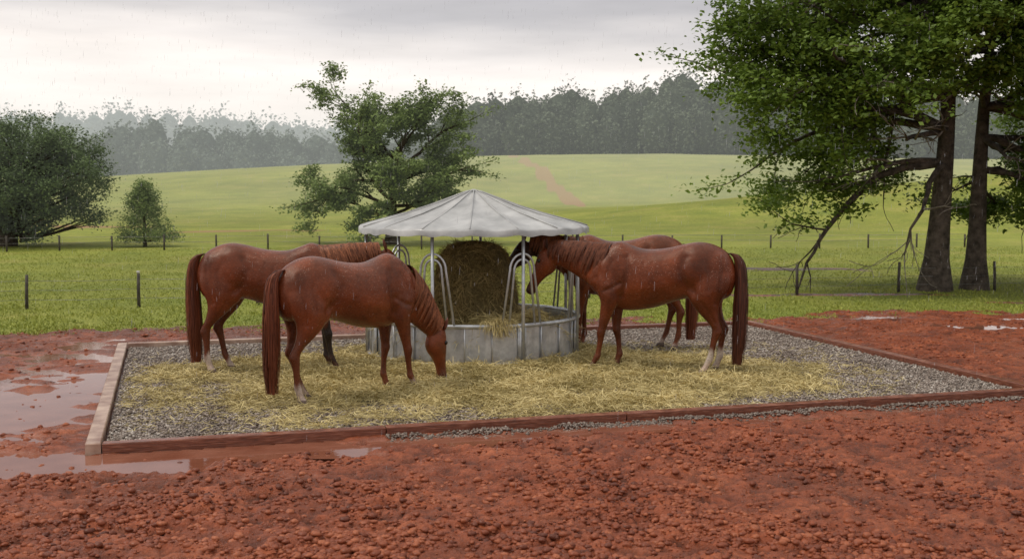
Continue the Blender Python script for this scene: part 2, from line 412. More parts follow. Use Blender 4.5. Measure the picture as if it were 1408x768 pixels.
# timber border
tm, t, b = nt("timber_mat")
tc = N(t, 'ShaderNodeTexCoord'); mp = N(t, 'ShaderNodeMapping'); mp.inputs['Scale'].default_value = (2, 2, 25); t.links.new(tc.outputs['Object'], mp.inputs[0])
f = noise(t, 4, 6, .6, mp.outputs[0])
c = ramp(t, f, [(.3, (.09, .028, .014)), (.5, (.20, .060, .030)), (.72, (.36, .15, .09))])
t.links.new(c, b.inputs['Base Color']); setp(b, Roughness=.28); bump(t, b, f, .6, .012)
tm2 = simple_mat("pale_sheen_timber_mat", (.22, .10, .065), (.58, .41, .31), 5, .3, 0, .5, 30, .008)  # wet reflection on these boards painted in as a pale pinkish colour
bd = empty("timber_border")
def board(p0, p1, mat, nm, wd=.11, ht=.135):
    g = Geo(); p0 = np.array(p0); p1 = np.array(p1); d = p1-p0; L = np.linalg.norm(d)
    c = (p0+p1)/2
    g.box((c[0], c[1], ht/2-.05+random.uniform(-.004, .004)), (L-.012, wd, ht), math.atan2(d[1], d[0])+random.uniform(-.002, .002), .008)
    g.obj(nm, mat, False, bd)
random.seed(4)
for i, (a, c_) in enumerate(((0, 2.5), (2.5, 4.9), (4.9, 7.4), (7.4, PW))): board(P2(a, -.06), P2(c_, -.06), tm, "front_board_%d" % i)
for i, (a, c_) in enumerate(((-.11, 2.4), (2.4, 4.7), (4.7, PL+.1))): board(P2(-.07, a), P2(-.07, c_), tm2, "side_board_%d" % i, .13)
for i, (a, c_) in enumerate(((0, 2.5), (2.5, 4.9), (4.9, 7.4), (7.4, PW))): board(P2(a, PL+.06), P2(c_, PL+.06), tm2 if i < 2 else tm, "back_board_%d" % i)
for i, (a, c_) in enumerate(((-.11, 2.4), (2.4, 4.7), (4.7, PL+.1))): board(P2(PW+.07, a), P2(PW+.07, c_), tm, "end_board_%d" % i, .12)

# ------------------------------------------------------------ feeder
FC = np.array([-.51, 15.6])
fe = empty("hay_feeder", (FC[0], FC[1], .03))
galv, t, b = nt("galvanized_mat")
f = noise(t, 9, 6, .6); c = ramp(t, f, [(.3, (.38, .395, .41)), (.7, (.64, .655, .67))])
tc = N(t, 'ShaderNodeTexCoord'); sp = N(t, 'ShaderNodeSeparateXYZ'); t.links.new(tc.outputs['Object'], sp.inputs[0])
rz_ = math_(t, 'SUBTRACT', .62, math_(t, 'MULTIPLY', sp.outputs[2], 2.2), True)
rf = math_(t, 'MULTIPLY', rz_, ramp(t, noise(t, 6, 6, .7), [(.4, 0.), (.65, 1.)]), True)
c = mix(t, rf, c, (.23, .12, .07))
t.links.new(c, b.inputs['Base Color']); setp(b, Metallic=.6, Roughness=.36); bump(t, b, noise(t, 40, 4), .12, .004)
def circ(r, z, n=72): return [(r*math.cos(a), r*math.sin(a), z) for a in np.linspace(0, 2*math.pi, n, endpoint=False)]
g = Geo()
nseg = 144; Vv = []
for (rad_, z) in ((1.385, .09), (1.385, .56), (1.377, .56), (1.377, .09)):
    for k in range(nseg):
        a = 2*math.pi*k/nseg; rr_ = rad_+.005*(1 if (k//3) % 2 else -1)
        Vv.append((rr_*math.cos(a), rr_*math.sin(a), z))
Ff = [(r*nseg+k, r*nseg+(k+1) % nseg, ((r+1) % 4)*nseg+(k+1) % nseg, ((r+1) % 4)*nseg+k) for r in range(4) for k in range(nseg)]
g.add(Vv, Ff); g.obj("ring_panel", galv, False, fe)
g = Geo(); g.tube(circ(1.40, .57), .028, 10, True); g.tube(circ(1.405, .09), .03, 10, True)
for k in range(26):
    a = 2*math.pi*k/26+.07
    g.tube([(1.402*math.cos(a), 1.402*math.sin(a), .09), (1.402*math.cos(a), 1.402*math.sin(a), .57)], .011, 6)
for k in range(8):
    a = 2*math.pi*k/8+R(-63)
    g.box((1.41*math.cos(a), 1.41*math.sin(a), .32), (.012, .10, .46), a, .002)
    g.tube([(1.43*math.cos(a), 1.43*math.sin(a), -.03), (1.43*math.cos(a), 1.43*math.sin(a), .12)], .022, 8)
g.obj("ring_rails", galv, True, fe)
g = Geo()
post_a = [-19, 27, 72, 118, 178, -130, -82]
for pa in post_a:
    a = R(-90+pa); cx, cy = math.cos(a), math.sin(a)
    g.tube([(1.43*cx, 1.43*cy, .0), (1.43*cx, 1.43*cy, 1.74)], .022, 10)
    for s_, (hw, top) in enumerate(((.27, 1.46), (.18, 1.39))):
        path = [(-hw, .57)]
        for q in np.linspace(0, math.pi, 15): path.append((-math.cos(q)*hw*.62, top-hw*.75+math.sin(q)*hw*.75))
        path.append((hw, .57))
        P = []
        for (l, z) in path:
            aa = a+l/1.41; P.append((1.41*math.cos(aa), 1.41*math.sin(aa), z))
        g.tube(P, .0145, 8)
for k in range(12):
    a = 2*math.pi*k/12
    g.tube([(0, 0, 2.12), (1.45*math.cos(a), 1.45*math.sin(a), 1.72)], .013, 6)
g.tube(circ(1.43, 1.72), .017, 8, True)
g.obj("posts_and_head_hoops", galv, True, fe)
rm, t, b = nt("roof_tarp_mat")
c = ramp(t, noise(t, 2.5, 6, .6), [(.3, (.29, .29, .285)), (.7, (.55, .545, .53))]); t.links.new(c, b.inputs['Base Color'])
setp(b, Roughness=.30); bump(t, b, noise(t, 7, 4), .5, .02)
na = 192; prof = [(.02, 2.235), (.10, 2.22), (.3, 2.145), (.6, 2.035), (.9, 1.94), (1.2, 1.86), (1.42, 1.80), (1.52, 1.768), (1.54, 1.75), (1.545, 1.685)]
Vv = []
for (r_, z_) in prof:
    for k in range(na):
        a = 2*math.pi*k/na; s_ = abs(math.sin(8*a))
        dz = -.034*s_**.8*math.sin(math.pi*min(1, r_/1.5))-.010*s_; rr_ = r_-(.02*s_ if r_ > 1.4 else 0)
        dz += .006*math.sin(23*a+r_*3)*min(1, r_)
        if z_ < 1.70: dz += .006*math.sin(31*a); rr_ += .006*math.sin(17*a)
        Vv.append((rr_*math.cos(a), rr_*math.sin(a), z_+dz))
Ff = [(i*na+k, (i+1)*na+k, (i+1)*na+(k+1) % na, i*na+(k+1) % na) for i in range(len(prof)-1) for k in range(na)]
py_mesh("roof", Vv, Ff, rm, True, fe)
g = Geo(); g.tube([(0, 0, 2.16), (0, 0, 2.232), (0, 0, 2.25)], [.06, .055, .02], 12)
for k in range(16):
    a = 2*math.pi*k/16
    P = []
    for (r_, z_) in prof[:8]: P.append((r_*math.cos(a), r_*math.sin(a), z_+.002))
    g.tube(P, .008, 5)
g.obj("roof_cap_and_seams", rm, True, fe)

# ------------------------------------------------------------ strands (hay etc.)
def strands(name, P, D, L, W, mat, tint, droop=.0, rng=rng, nseg=2, parent=None, curl=.25):
    n = len(P)
    D = D/np.linalg.norm(D, axis=1)[:, None]
    side = np.cross(D, rng.normal(0, 1, (n, 3))); side /= np.linalg.norm(side, axis=1)[:, None]
    cv = rng.normal(0, curl, (n, 3))
    rows = []
    for k in range(nseg+1):
        s = k/nseg
        c = P+D*(L*s)[:, None]+cv*(L*s*(1-s))[:, None]
        c[:, 2] -= droop*L*s*s
        ww = (W*(1-.5*abs(2*s-1)))[:, None]*.5
        rows.append(c-side*ww); rows.append(c+side*ww)
    V = np.stack(rows, 1).reshape(-1, 3); m = 2*(nseg+1)
    f = np.array([(2*k, 2*k+1, 2*k+3, 2*k+2) for k in range(nseg)])
    F = (f[None]+np.arange(n)[:, None, None]*m).reshape(-1, 4)
    return fast_mesh(name, V, F, mat, False, {"tint": np.repeat(tint, m)}, parent)
haym = leaf_mat("hay_mat", (.28, .215, .070), (.80, .66, .32), 0, .55, .3)
balem = leaf_mat("bale_hay_mat", (.16, .12, .042), (.60, .46, .20), 0, .7, .2)
def haymask(x, y):
    d = 1-((x+.38)/4.1)**2-((y-13.9-.10*x)/2.6)**2
    return d+.50*fbm(x, y, .8, 3, 17)+.25*fbm(x, y, 3.5, 2, 19)
def hayh(x, y):
    m_ = np.clip(haymask(x, y), 0, 1)
    near = np.exp(-((np.hypot(x-FC[0], y-FC[1])-1.55)/.6)**2)
    return m_**.6*(.02+.06*np.clip(fbm(x, y, 3.2, 3, 29)+.25, 0, 2)+.06*near)
qx, qy = np.meshgrid(np.arange(-5, 5, .05), np.arange(10.8, 17.5, .05)); nqx = qx.shape[1]; nqy = qx.shape[0]; qx = qx.ravel(); qy = qy.ravel()
mk = haymask(qx, qy); qz = .014+hayh(qx, qy)+.012*pn(qx*9, qy*9, 2)*(mk > 0)
i0 = (np.arange(nqy-1)[:, None]*nqx+np.arange(nqx-1)[None, :]).ravel()
hf = np.stack([i0, i0+1, i0+nqx+1, i0+nqx], 1); hf = hf[(mk[hf] > .45).all(1)]
hbm, t, b = nt("hay_layer_mat")
f = noise(t, 30, 6, .7); t.links.new(ramp(t, f, [(.3, (.21, .16, .055)), (.7, (.55, .45, .20))]), b.inputs['Base Color']); setp(b, Roughness=.8); bump(t, b, f, 1, .03)
hy = empty("scattered_hay")
fast_mesh("hay_layer", np.stack([qx, qy, qz], 1), hf, hbm, True, None, hy)
n = 520000
x = rng.uniform(-5.1, 4.7, n); y = rng.uniform(10.6, 17.2, n); mm = haymask(x, y); uq, vq = padcoord(x, y)
keep = (rng.uniform(0, 1, n) < np.where(mm > .1, np.clip(mm*.8, .25, .7), .14*np.exp(np.minimum(0, (mm-.1))*4))) & (uq > .1) & (vq > .1) & (uq < PW-.1) & (vq < PL-.1)
x = x[keep][:145000]; y = y[keep][:145000]; n = len(x)
z = .042+hayh(x, y)+rng.uniform(0, .035, n)*np.clip(haymask(x, y), .1, 1)
D = np.stack([rng.normal(0, 1, n), rng.normal(0, 1, n), rng.normal(0, .25, n)], 1)
strands("hay_strands", np.stack([x, y, z], 1), D, rng.uniform(.05, .18, n), rng.uniform(.004, .009, n), haym,
        np.clip(rng.beta(2.2, 1.8, n)+.35*fbm(x, y, 1.5, 2, 88), 0, 1), .12, parent=hy, curl=.5)

# bale
bl = empty("round_hay_bale", (FC[0], FC[1]-.1, .04))
nb = 48
bp = [(0, .3), (.03, .47), (.15, .53), (.5, .545), (.85, .52), (1.15, .48), (1.37, .42), (1.48, .33), (1.54, .20), (1.56, .03)]
Vv = []
for (z_, r_) in bp:
    for k in range(nb):
        a = 2*math.pi*k/nb; d_ = 1+.12*float(pn(a*1.5+3, z_*2.5, 6))+.05*math.sin(5*a+z_*4)
        Vv.append((r_*d_*math.cos(a)+.05*z_*math.sin(z_*2), r_*d_*math.sin(a), z_))
Ff = [(i*nb+k, i*nb+(k+1) % nb, (i+1)*nb+(k+1) % nb, (i+1)*nb+k) for i in range(len(bp)-1) for k in range(nb)]
bm_, t, b = nt("bale_core_mat")
f = noise(t, 22, 6, .75); t.links.new(ramp(t, f, [(.3, (.07, .052, .019)), (.7, (.28, .215, .085))]), b.inputs['Base Color']); setp(b, Roughness=.9); bump(t, b, f, 1, .04)
py_mesh("bale_core", Vv, Ff, bm_, True, bl)
n = 16000
a = rng.uniform(0, 2*math.pi, n); z = 1.54*rng.uniform(0, 1, n)**.85
r_ = np.interp(z, [q[0] for q in bp], [q[1] for q in bp])*(1+.08*pn(a*1.5+3, z*2.5, 6))+rng.uniform(-.03, .03, n)
P = np.stack([r_*np.cos(a), r_*np.sin(a), z], 1)
D = np.stack([-np.sin(a), np.cos(a), np.zeros(n)], 1)*rng.normal(0, 1, (n, 1))+np.stack([np.cos(a), np.sin(a), np.zeros(n)], 1)*rng.uniform(0, .6, (n, 1)); D[:, 2] += rng.normal(-.2, .7, n)
strands("bale_strands", P, D, rng.uniform(.06, .18, n), rng.uniform(.004, .008, n), balem, np.clip(rng.beta(2, 2.4, n)+.4*pn(a*3, z*5, 5), 0, 1), .35, parent=bl, nseg=3)
n = 16000
a = rng.uniform(0, 2*math.pi, n); r_ = 1.33*np.sqrt(rng.uniform(.12, 1, n))
z = .42+.16*fbm(r_*np.cos(a)+9, r_*np.sin(a), 1.5, 2, 9)+rng.uniform(-.05, .05, n)
spill = np.exp(-((a-R(360-48))/.25)**2)+.5*np.exp(-((a-R(360-75))/.16)**2)
z += .15*spill
P = np.stack([r_*np.cos(a), r_*np.sin(a), z], 1); D = rng.normal(0, 1, (n, 3))*np.array([1, 1, .4])
fh = empty("loose_hay", (FC[0], FC[1], .04))
strands("hay_in_ring", P, D, rng.uniform(.1, .22, n), rng.uniform(.005, .009, n), haym, np.clip(rng.beta(2, 2.5, n), 0, 1), .2, parent=fh)
n = 520
a = rng.normal(R(-75), .07, n); P = np.stack([1.41*np.cos(a), 1.41*np.sin(a), .60+rng.uniform(-.02, .05, n)], 1)
D = np.stack([np.cos(a)*.4, np.sin(a)*.4, rng.normal(-.3, .5, n)], 1)+rng.normal(0, .6, (n, 3))
strands("hay_on_rim", P, D, rng.uniform(.06, .16, n), rng.uniform(.004, .007, n), haym, rng.beta(2.5, 2, n), .6, parent=fh, nseg=3)
Vv = [(0, 0, .44)]+[(1.34*math.cos(2*math.pi*k/40), 1.34*math.sin(2*math.pi*k/40), .40) for k in range(40)]
py_mesh("hay_fill", Vv, [(0, 1+k, 1+(k+1) % 40) for k in range(40)], hbm, True, fh)

# ------------------------------------------------------------ horses
def crom(K, m=5):
    K = np.array(K, float); out = []
    n = len(K)
    for i in range(n-1):
        p0, p1, p2, p3 = K[max(i-1, 0)], K[i], K[i+1], K[min(i+2, n-1)]
        for s in range(m):
            t = s/m
            out.append(.5*((2*p1)+(-p0+p2)*t+(2*p0-5*p1+4*p2-p3)*t*t+(-p0+3*p1-3*p2+p3)*t**3))
    out.append(K[-1]); return np.array(out)
def loft(g, C, A, B, n=24, pw=1.0):
    m = len(C); V = []
    for i in range(m):
        for k in range(n):
            a = 2*math.pi*k/n; ca, sa = math.cos(a), math.sin(a)
            ca = math.copysign(abs(ca)**pw, ca); sa = math.copysign(abs(sa)**pw, sa)
            V.append(C[i]+A[i]*ca+B[i]*sa)
    V.append(C[0]); V.append(C[-1]); F = []
    for i in range(m-1):
        for k in range(n): F.append((i*n+k, i*n+(k+1) % n, (i+1)*n+(k+1) % n, (i+1)*n+k))
    for k in range(n):
        F.append((m*n, (k+1) % n, k)); F.append((m*n+1, (m-1)*n+k, (m-1)*n+(k+1) % n))
    Va = np.array(V); vol = 0
    for f in F:
        for j in range(1, len(f)-1): vol += np.dot(Va[f[0]]-Va[m*n], np.cross(Va[f[j]]-Va[m*n], Va[f[j+1]]-Va[m*n]))
    if vol < 0: F = [f[::-1] for f in F]
    g.add(V, F)
def ellipsoid(g, c, r, ry=0):
    th = np.linspace(-math.pi/2*.98, math.pi/2*.98, 11)
    ax = np.array([math.sin(ry), 0, math.cos(ry)]); bx = np.array([math.cos(ry), 0, -math.sin(ry)])
    c = np.array(c, float)
    C = [c+ax*r[2]*math.sin(q) for q in th]; A = [bx*r[0]*math.cos(q) for q in th]; B = [np.array([0, r[1], 0])*math.cos(q) for q in th]
    loft(g, C, A, B, 16)
TR = [
 (-.875, 1.25, 1.06, .07), (-.83, 1.36, .93, .15), (-.74, 1.455, .87, .21), (-.60, 1.520, .86, .25), (-.46, 1.540, .87, .265),
 (-.32, 1.520, .875, .262), (-.14, 1.475, .825, .285), (.04, 1.450, .765, .298), (.20, 1.455, .735, .288), (.34, 1.500, .722, .252),
 (.46, 1.540, .735, .222), (.58, 1.50, .79, .210), (.70, 1.40, .87, .19), (.79, 1.28, .96, .145), (.84, 1.18, 1.04, .07)]
FLEG = [
 (.55, 1.28, .13, .07, .12), (.60, 1.10, .155, .085, .14), (.565, .95, .138, .088, .15), (.535, .83, .108, .080, .15), (.545, .72, .083, .066, .145), (.555, .60, .064, .053, .14),
 (.560, .53, .054, .046, .14), (.567, .475, .056, .051, .14), (.560, .42, .046, .042, .14), (.553, .35, .037, .032, .14), (.553, .24, .035, .030, .14), (.555, .175, .045, .038, .14),
 (.578, .125, .037, .034, .14), (.597, .075, .042, .041, .14), (.605, .05, .052, .050, .14), (.615, .0, .068, .060, .14)]
HLEG = [
 (-.56, 1.32, .19, .10, .13), (-.60, 1.15, .235, .130, .135), (-.585, 1.00, .225, .130, .15), (-.555, .89, .190, .112, .155), (-.57, .79, .145, .088, .155), (-.615, .70, .105, .066, .15), (-.665, .62, .072, .051, .145),
 (-.707, .555, .063, .043, .14), (-.718, .50, .064, .044, .14), (-.700, .445, .050, .040, .14), (-.685, .37, .040, .034, .14), (-.668, .25, .038, .032, .14), (-.655, .18, .046, .038, .14),
 (-.630, .125, .038, .035, .14), (-.605, .075, .043, .042, .14), (-.592, .05, .053, .050, .14), (-.58, .0, .068, .060, .14)]
NECK_UP = [(.40, 1.18, .30, .190), (.60, 1.20, .290, .165), (.78, 1.265, .238, .130), (.95, 1.325, .190, .100), (1.12, 1.37, .152, .084), (1.27, 1.40, .122, .076)]
NECK_DN = [(.40, 1.20, .30, .190), (.58, 1.13, .290, .165), (.76, 1.02, .238, .130), (.90, .885, .190, .100), (1.02, .75, .150, .084), (1.11, .65, .120, .076)]
HEAD = [(0, .045, .06, .055), (.04, .075, .12, .075), (.10, .085, .165, .086), (.18, .083, .188, .092), (.26, .074, .168, .084), (.34, .062, .118, .066), (.43, .053, .084, .052), (.50, .052, .073, .050), (.555, .053, .075, .056), (.60, .045, .068, .052), (.625, .02, .035, .030)]
GROOVES = [
 ([(.37, 1.36), (.35, 1.24), (.38, 1.06), (.42, .90)], .035, .016), ([(.62, 1.42), (.70, 1.28), (.735, 1.12)], .032, .014),
 ([(-.31, 1.36), (-.26, 1.24), (-.30, 1.08), (-.40, .98)], .05, .019), ([(-.73, 1.36), (-.735, 1.2), (-.70, 1.0), (-.66, .84)], .022, .011),
 ([(-.52, 1.34), (-.60, 1.2), (-.58, 1.0)], .035, .007), ([(.44, 1.06), (.54, 1.0), (.62, .97)], .025, .012), ([(.53, 1.32), (.57, 1.22), (.60, 1.08)], .022, .007),
 ([(-.25, 1.02), (.0, .95), (.3, .90)], .05, .006), ([(-.50, .86), (-.58, .74), (-.66, .62)], .02, .007), ([(.56, .84), (.57, .7), (.575, .58)], .016, .006),
 ([(.06, 1.3), (.04, 1.1)], .02, .003), ([(-.05, 1.3), (-.07, 1.1)], .02, .003), ([(.17, 1.3), (.16, 1.1)], .02, .003)]

def coat_material(name, speck=.6):
    m, t, b = nt(name)
    a = attr(t, "coat").outputs['Color']
    tc = N(t, 'ShaderNodeTexCoord'); O = tc.outputs['Object']
    c = mix(t, .85, a, ramp(t, noise(t, 3.2, 5, .6, O), [(.3, .42), (.7, 1.45)]), 'MULTIPLY')
    mp = N(t, 'ShaderNodeMapping'); mp.inputs['Scale'].default_value = (12, 40, 50); t.links.new(O, mp.inputs[0])
    hairn = noise(t, 3, 5, .7, mp.outputs[0])
    c = mix(t, .8, c, ramp(t, hairn, [(.33, .48), (.67, 1.45)]), 'MULTIPLY')
    wv = N(t, 'ShaderNodeVectorMath', operation='ADD'); nn = N(t, 'ShaderNodeTexNoise'); nn.inputs['Scale'].default_value = 9; t.links.new(O, nn.inputs['Vector'])
    sc_ = N(t, 'ShaderNodeVectorMath', operation='SCALE'); sc_.inputs['Scale'].default_value = .12; t.links.new(nn.outputs['Color'], sc_.inputs[0])
    t.links.new(O, wv.inputs[0]); t.links.new(sc_.outputs[0], wv.inputs[1])
    vo = N(t, 'ShaderNodeTexVoronoi'); vo.inputs['Scale'].default_value = 42; t.links.new(wv.outputs[0], vo.inputs['Vector'])
    sz_ = N(t, 'ShaderNodeSeparateXYZ'); t.links.new(O, sz_.inputs[0])
    up = ramp(t, math_(t, 'MULTIPLY', sz_.outputs[2], .6), [(.48, .1), (.72, 1.)])
    dots = math_(t, 'MULTIPLY', ramp(t, vo.outputs['Distance'], [(.08, 1.), (.24, 0.)]), ramp(t, noise(t, 3.5, 4, .6, O), [(.36, 0.), (.60, speck)]))
    dots = math_(t, 'MULTIPLY', dots, up)
    c = mix(t, dots, c, (.60, .40, .31))
    t.links.new(c, b.inputs['Base Color'])
    t.links.new(ramp(t, noise(t, 5, 4, .5, O), [(.3, .15), (.7, .32)]), b.inputs['Roughness'])
    b.inputs['Specular IOR Level'].default_value = .40
    b.inputs['Specular Tint'].default_value = (1, .86, .75, 1)
    bump(t, b, math_(t, 'ADD', hairn, math_(t, 'MULTIPLY', noise(t, 11, 3, .5, O), 1.4)), .42, .010)
    return m
eye_m = simple_mat("eye_mat", (.01, .007, .005), (.015, .01, .008), 5, .08, 0, 0)
def hairmat(name, a, b_): return leaf_mat(name, a, b_, 0, .42, .25)

def horse(loc, heading, scale, graze, yaw, legs, coat, maneC, tailC, socks, blaze=False, seed=1, mane_side=-1, reach=0, sway=0, hdv=(.62, -.78), headdark=0):
    rg = np.random.default_rng(seed)
    root = empty("horse", loc, heading, scale)
    g = Geo()
    K = crom(TR, 4)
    C = [np.array([k[0], 0, (k[1]+k[2])/2]) for k in K]; A = [np.array([0, k[3], 0]) for k in K]; B = [np.array([0, 0, (k[1]-k[2])/2]) for k in K]
    loft(g, C, A, B, 28, .95)
    for li, (tab, sgn) in enumerate(((FLEG, 1), (FLEG, -1), (HLEG, 1), (HLEG, -1))):
        K = crom(tab, 3); s = legs[li]
        C = []; A = []; B = []
        for k in K:
            wz = np.clip((1.0-k[1])/1.0, 0, 1)
            C.append(np.array([k[0]+s*wz, sgn*(k[4]+.01*wz), k[1]])); A.append(np.array([k[2], 0, 0])); B.append(np.array([0, k[3], 0]))
        loft(g, C, A, B, 18)
    for sgn in (1, -1):
        ellipsoid(g, (.57, sgn*.120, 1.13), (.145, .100, .25), .38)
        ellipsoid(g, (.47, sgn*.145, 1.02), (.12, .085, .12), .2)
        ellipsoid(g, (-.62, sgn*.120, 1.19), (.20, .130, .25), -.25)
        ellipsoid(g, (-.43, sgn*.150, .97), (.11, .085, .16), .3)
        ellipsoid(g, (.74, sgn*.07, 1.10), (.11, .09, .13), .0)
    NK = crom(NECK_DN if graze else NECK_UP, 5)
    nx_ = NK[:, 0]; e_ = np.clip((nx_-.5)/.8, 0, 2)
    NC = np.stack([nx_+reach*e_, yaw*e_**1.3, NK[:, 1]], 1)
    T = np.gradient(NC, axis=0); T /= np.linalg.norm(T, axis=1)[:, None]
    S = np.array([np.array([0, 1, 0])-tt_*tt_[1] for tt_ in T]); S /= np.linalg.norm(S, axis=1)[:, None]
    Dd = np.cross(T, S)
    NA = S*NK[:, 3][:, None]; NB = Dd*NK[:, 2][:, None]
    loft(g, list(NC), list(NA), list(NB), 24)
    if graze: hd = np.array([.10, yaw*.1, -1.0]); P0 = NC[-1]+np.array([.045, 0, .015])
    else: hd = np.array([hdv[0], yaw*.8, hdv[1]]); P0 = NC[-1]+np.array([.02, 0, .04])
    hd /= np.linalg.norm(hd); hs = np.array([0, 1, 0])-hd*hd[1]; hs /= np.linalg.norm(hs); hD = np.cross(hd, hs)
    HK = crom(HEAD, 4)
    C = []; A = []; B = []
    for k in HK:
        C.append(P0+hd*k[0]+hD*(k[1]-k[2])/2); B.append(hD*(k[1]+k[2])/2); A.append(hs*k[3])
    loft(g, C, A, B, 22, .92)
    tmp = py_mesh("tmp_body", g.V, g.F)
    rmod = tmp.modifiers.new("r", 'REMESH'); rmod.mode = 'VOXEL'; rmod.voxel_size = .0125; rmod.adaptivity = 0
    smod = tmp.modifiers.new("s", 'SMOOTH'); smod.factor = .6; smod.iterations = 10
    dg = bpy.context.evaluated_depsgraph_get()
    me = bpy.data.meshes.new_from_object(tmp.evaluated_get(dg))
    bpy.data.objects.remove(tmp)
    nvt = len(me.vertices); co = np.zeros(nvt*3, np.float32); me.vertices.foreach_get("co", co); co = co.reshape(-1, 3).astype(float)
    nr = np.zeros(nvt*3, np.float32); me.vertex_normals.foreach_get("vector", nr); nr = nr.reshape(-1, 3)
    x, y, z = co.T
    disp = np.zeros(nvt); gro = np.zeros(nvt)
    for pl, wd_, dp in GROOVES:
        dmin = np.full(nvt, 9.)
        for (a0, a1) in zip(pl[:-1], pl[1:]):
            ax_, az_ = a0; bx_, bz_ = a1; L2 = (bx_-ax_)**2+(bz_-az_)**2
            q = np.clip(((x-ax_)*(bx_-ax_)+(z-az_)*(bz_-az_))/L2, 0, 1)
            dmin = np.minimum(dmin, np.hypot(x-ax_-q*(bx_-ax_), z-az_-q*(bz_-az_)))
        e = np.exp(-(dmin/wd_)**2); disp -= dp*e*np.clip(np.abs(nr[:, 1])*1.6-.2, 0, 1); gro += e*dp/.02
    onb = x < .95
    disp *= onb
    co += nr*disp[:, None]; me.vertices.foreach_set("co", co.astype(np.float32).ravel())
    col = np.tile(np.array(coat), (nvt, 1))
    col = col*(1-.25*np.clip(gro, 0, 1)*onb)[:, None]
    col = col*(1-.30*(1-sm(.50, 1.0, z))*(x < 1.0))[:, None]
    rel = co-P0; ht = rel@hd; hdd = rel@hD; hss = rel@hs
    ishead = (ht > -.02) & (ht < .75) & (np.linalg.norm(rel-np.outer(ht, hd), axis=1) < .24) & (x > 1.0)
    for li, c_ in enumerate(socks):
        if c_ is None: continue
        cc, top = c_
        m_ = (x > 0) == (li < 2)
        m_ &= (y > 0) == (li % 2 == 0)
        m_ &= ~ishead
        wgt = (1-sm(top-.05, top+.05, z+.04*np.sin(x*40+y*60)))*m_
        col = col*(1-wgt[:, None])+np.array(cc)*wgt[:, None]
    ms = .40*(1-sm(.05, .28, z+.08*pn(x*9, z*14+y*7, 3)))*(~ishead)
    col = col*(1-ms[:, None])+np.array([.20, .075, .045])*ms[:, None]
    mz = ishead*sm(.42, .60, ht)
    col = col*(1-.7*mz[:, None])+np.array([.06, .03, .025])*.7*mz[:, None]
    if headdark:
        hk = headdark*sm(.95, 1.2, x); col = col*(1-hk[:, None])+np.array([.03, .014, .009])*hk[:, None]
    if blaze:
        bz = ishead*sm(.03, .055, hdd)*(1-sm(.018, .034, np.abs(hss)))*sm(.06, .12, ht)*(1-sm(.33, .50, ht))
        col = col*(1-bz[:, None])+np.array([.6, .52, .47])*bz[:, None]
    hoof = (z < .058) & ~ishead
    col[hoof] = np.array([.14, .10, .08])
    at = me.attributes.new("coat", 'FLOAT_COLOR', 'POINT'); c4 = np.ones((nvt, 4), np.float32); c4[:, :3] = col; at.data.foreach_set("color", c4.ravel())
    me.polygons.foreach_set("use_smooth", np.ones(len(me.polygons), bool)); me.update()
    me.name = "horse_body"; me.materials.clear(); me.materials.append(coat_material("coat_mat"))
    bo = bpy.data.objects.new("body", me); scene.collection.objects.link(bo); bo.parent = root
    g = Geo()
    def ball(c, r):
        th = np.linspace(-1.5, 1.5, 8)
        loft(g, [c+hd*r*math.sin(q)*1.25 for q in th], [hs*r*.7*math.cos(q) for q in th], [hD*r*math.cos(q) for q in th], 12)
    for s in (1, -1):
        ball(P0+hd*.175+hD*.035+hs*.080*s, .020)
        ball(P0+hd*.575+hD*.012+hs*.047*s, .014)
    g.obj("eyes_and_nostrils", eye_m, True, root)
    g = Geo()
    for s in (1, -1):
        bse = P0+hd*.015+hD*.045+hs*.055*s; ed = -hd*.9+hD*.35+hs*.15*s; ed /= np.linalg.norm(ed)
        fr = np.cross(ed, hs); fr /= np.linalg.norm(fr)
        prof_ = [(-.02, .022), (.02, .034), (.06, .033), (.10, .02), (.135, .004)]
        loft(g, [bse+ed*q[0] for q in prof_], [hs*q[1] for q in prof_], [fr*q[1]*.5 for q in prof_], 10)
    me2 = g.obj("ears", None, True, root); me2.data.materials.append(simple_mat("ear_mat", tuple(c_*.5 for c_ in coat), tuple(c_*.9 for c_ in coat), 20, .6))
    # mane
    nh = 2000; ui = rg.uniform(.22, .99, nh)*(len(NC)-1); rows = []; npt = 6
    side = np.where(rg.uniform(0, 1, nh) < .90, mane_side, -mane_side)
    length = rg.uniform(.7, 1.35, nh)*(1+.22*np.sin(ui*3.1+seed)+.15*np.sin(ui*7.7+seed*2)); wd = rg.uniform(.004, .009, nh)
    locks = np.sort(rg.uniform(0, len(NC), 46)); lock = locks[np.argmin(np.abs(ui[:, None]-locks[None]), 1)]
    idx = np.arange(len(NC))
    def itp(A_, q): return np.stack([np.interp(q, idx, A_[:, j]) for j in range(3)], 1)
    lift = rg.uniform(0, .06, nh); pull = rg.uniform(.1, .8, nh)
    for k in range(npt+1):
        s = k/npt
        q = ui+(lock-ui)*pull*s+(s*length)*(2.4 if graze else .3)
        c = itp(NC, q); a_ = itp(NA, q); b_ = itp(NB, q)
        th = np.radians(92-(s*length*78)); off = 1.04+lift+.08*math.sin(s*3)
        p = c+a_*(np.cos(th)*side*(off+.05))[:, None]+b_*(np.sin(th)*off)[:, None]
        p += rg.normal(0, .003, (nh, 3))
        tdir = itp(T, q); wv_ = (wd*(1-.75*s))[:, None]*tdir
        rows.append(p-wv_); rows.append(p+wv_)
    Vh = np.stack(rows, 1).reshape(-1, 3); m_ = 2*(npt+1)
    f = np.array([(2*k, 2*k+1, 2*k+3, 2*k+2) for k in range(npt)])
    Fh = (f[None]+np.arange(nh)[:, None, None]*m_).reshape(-1, 4)
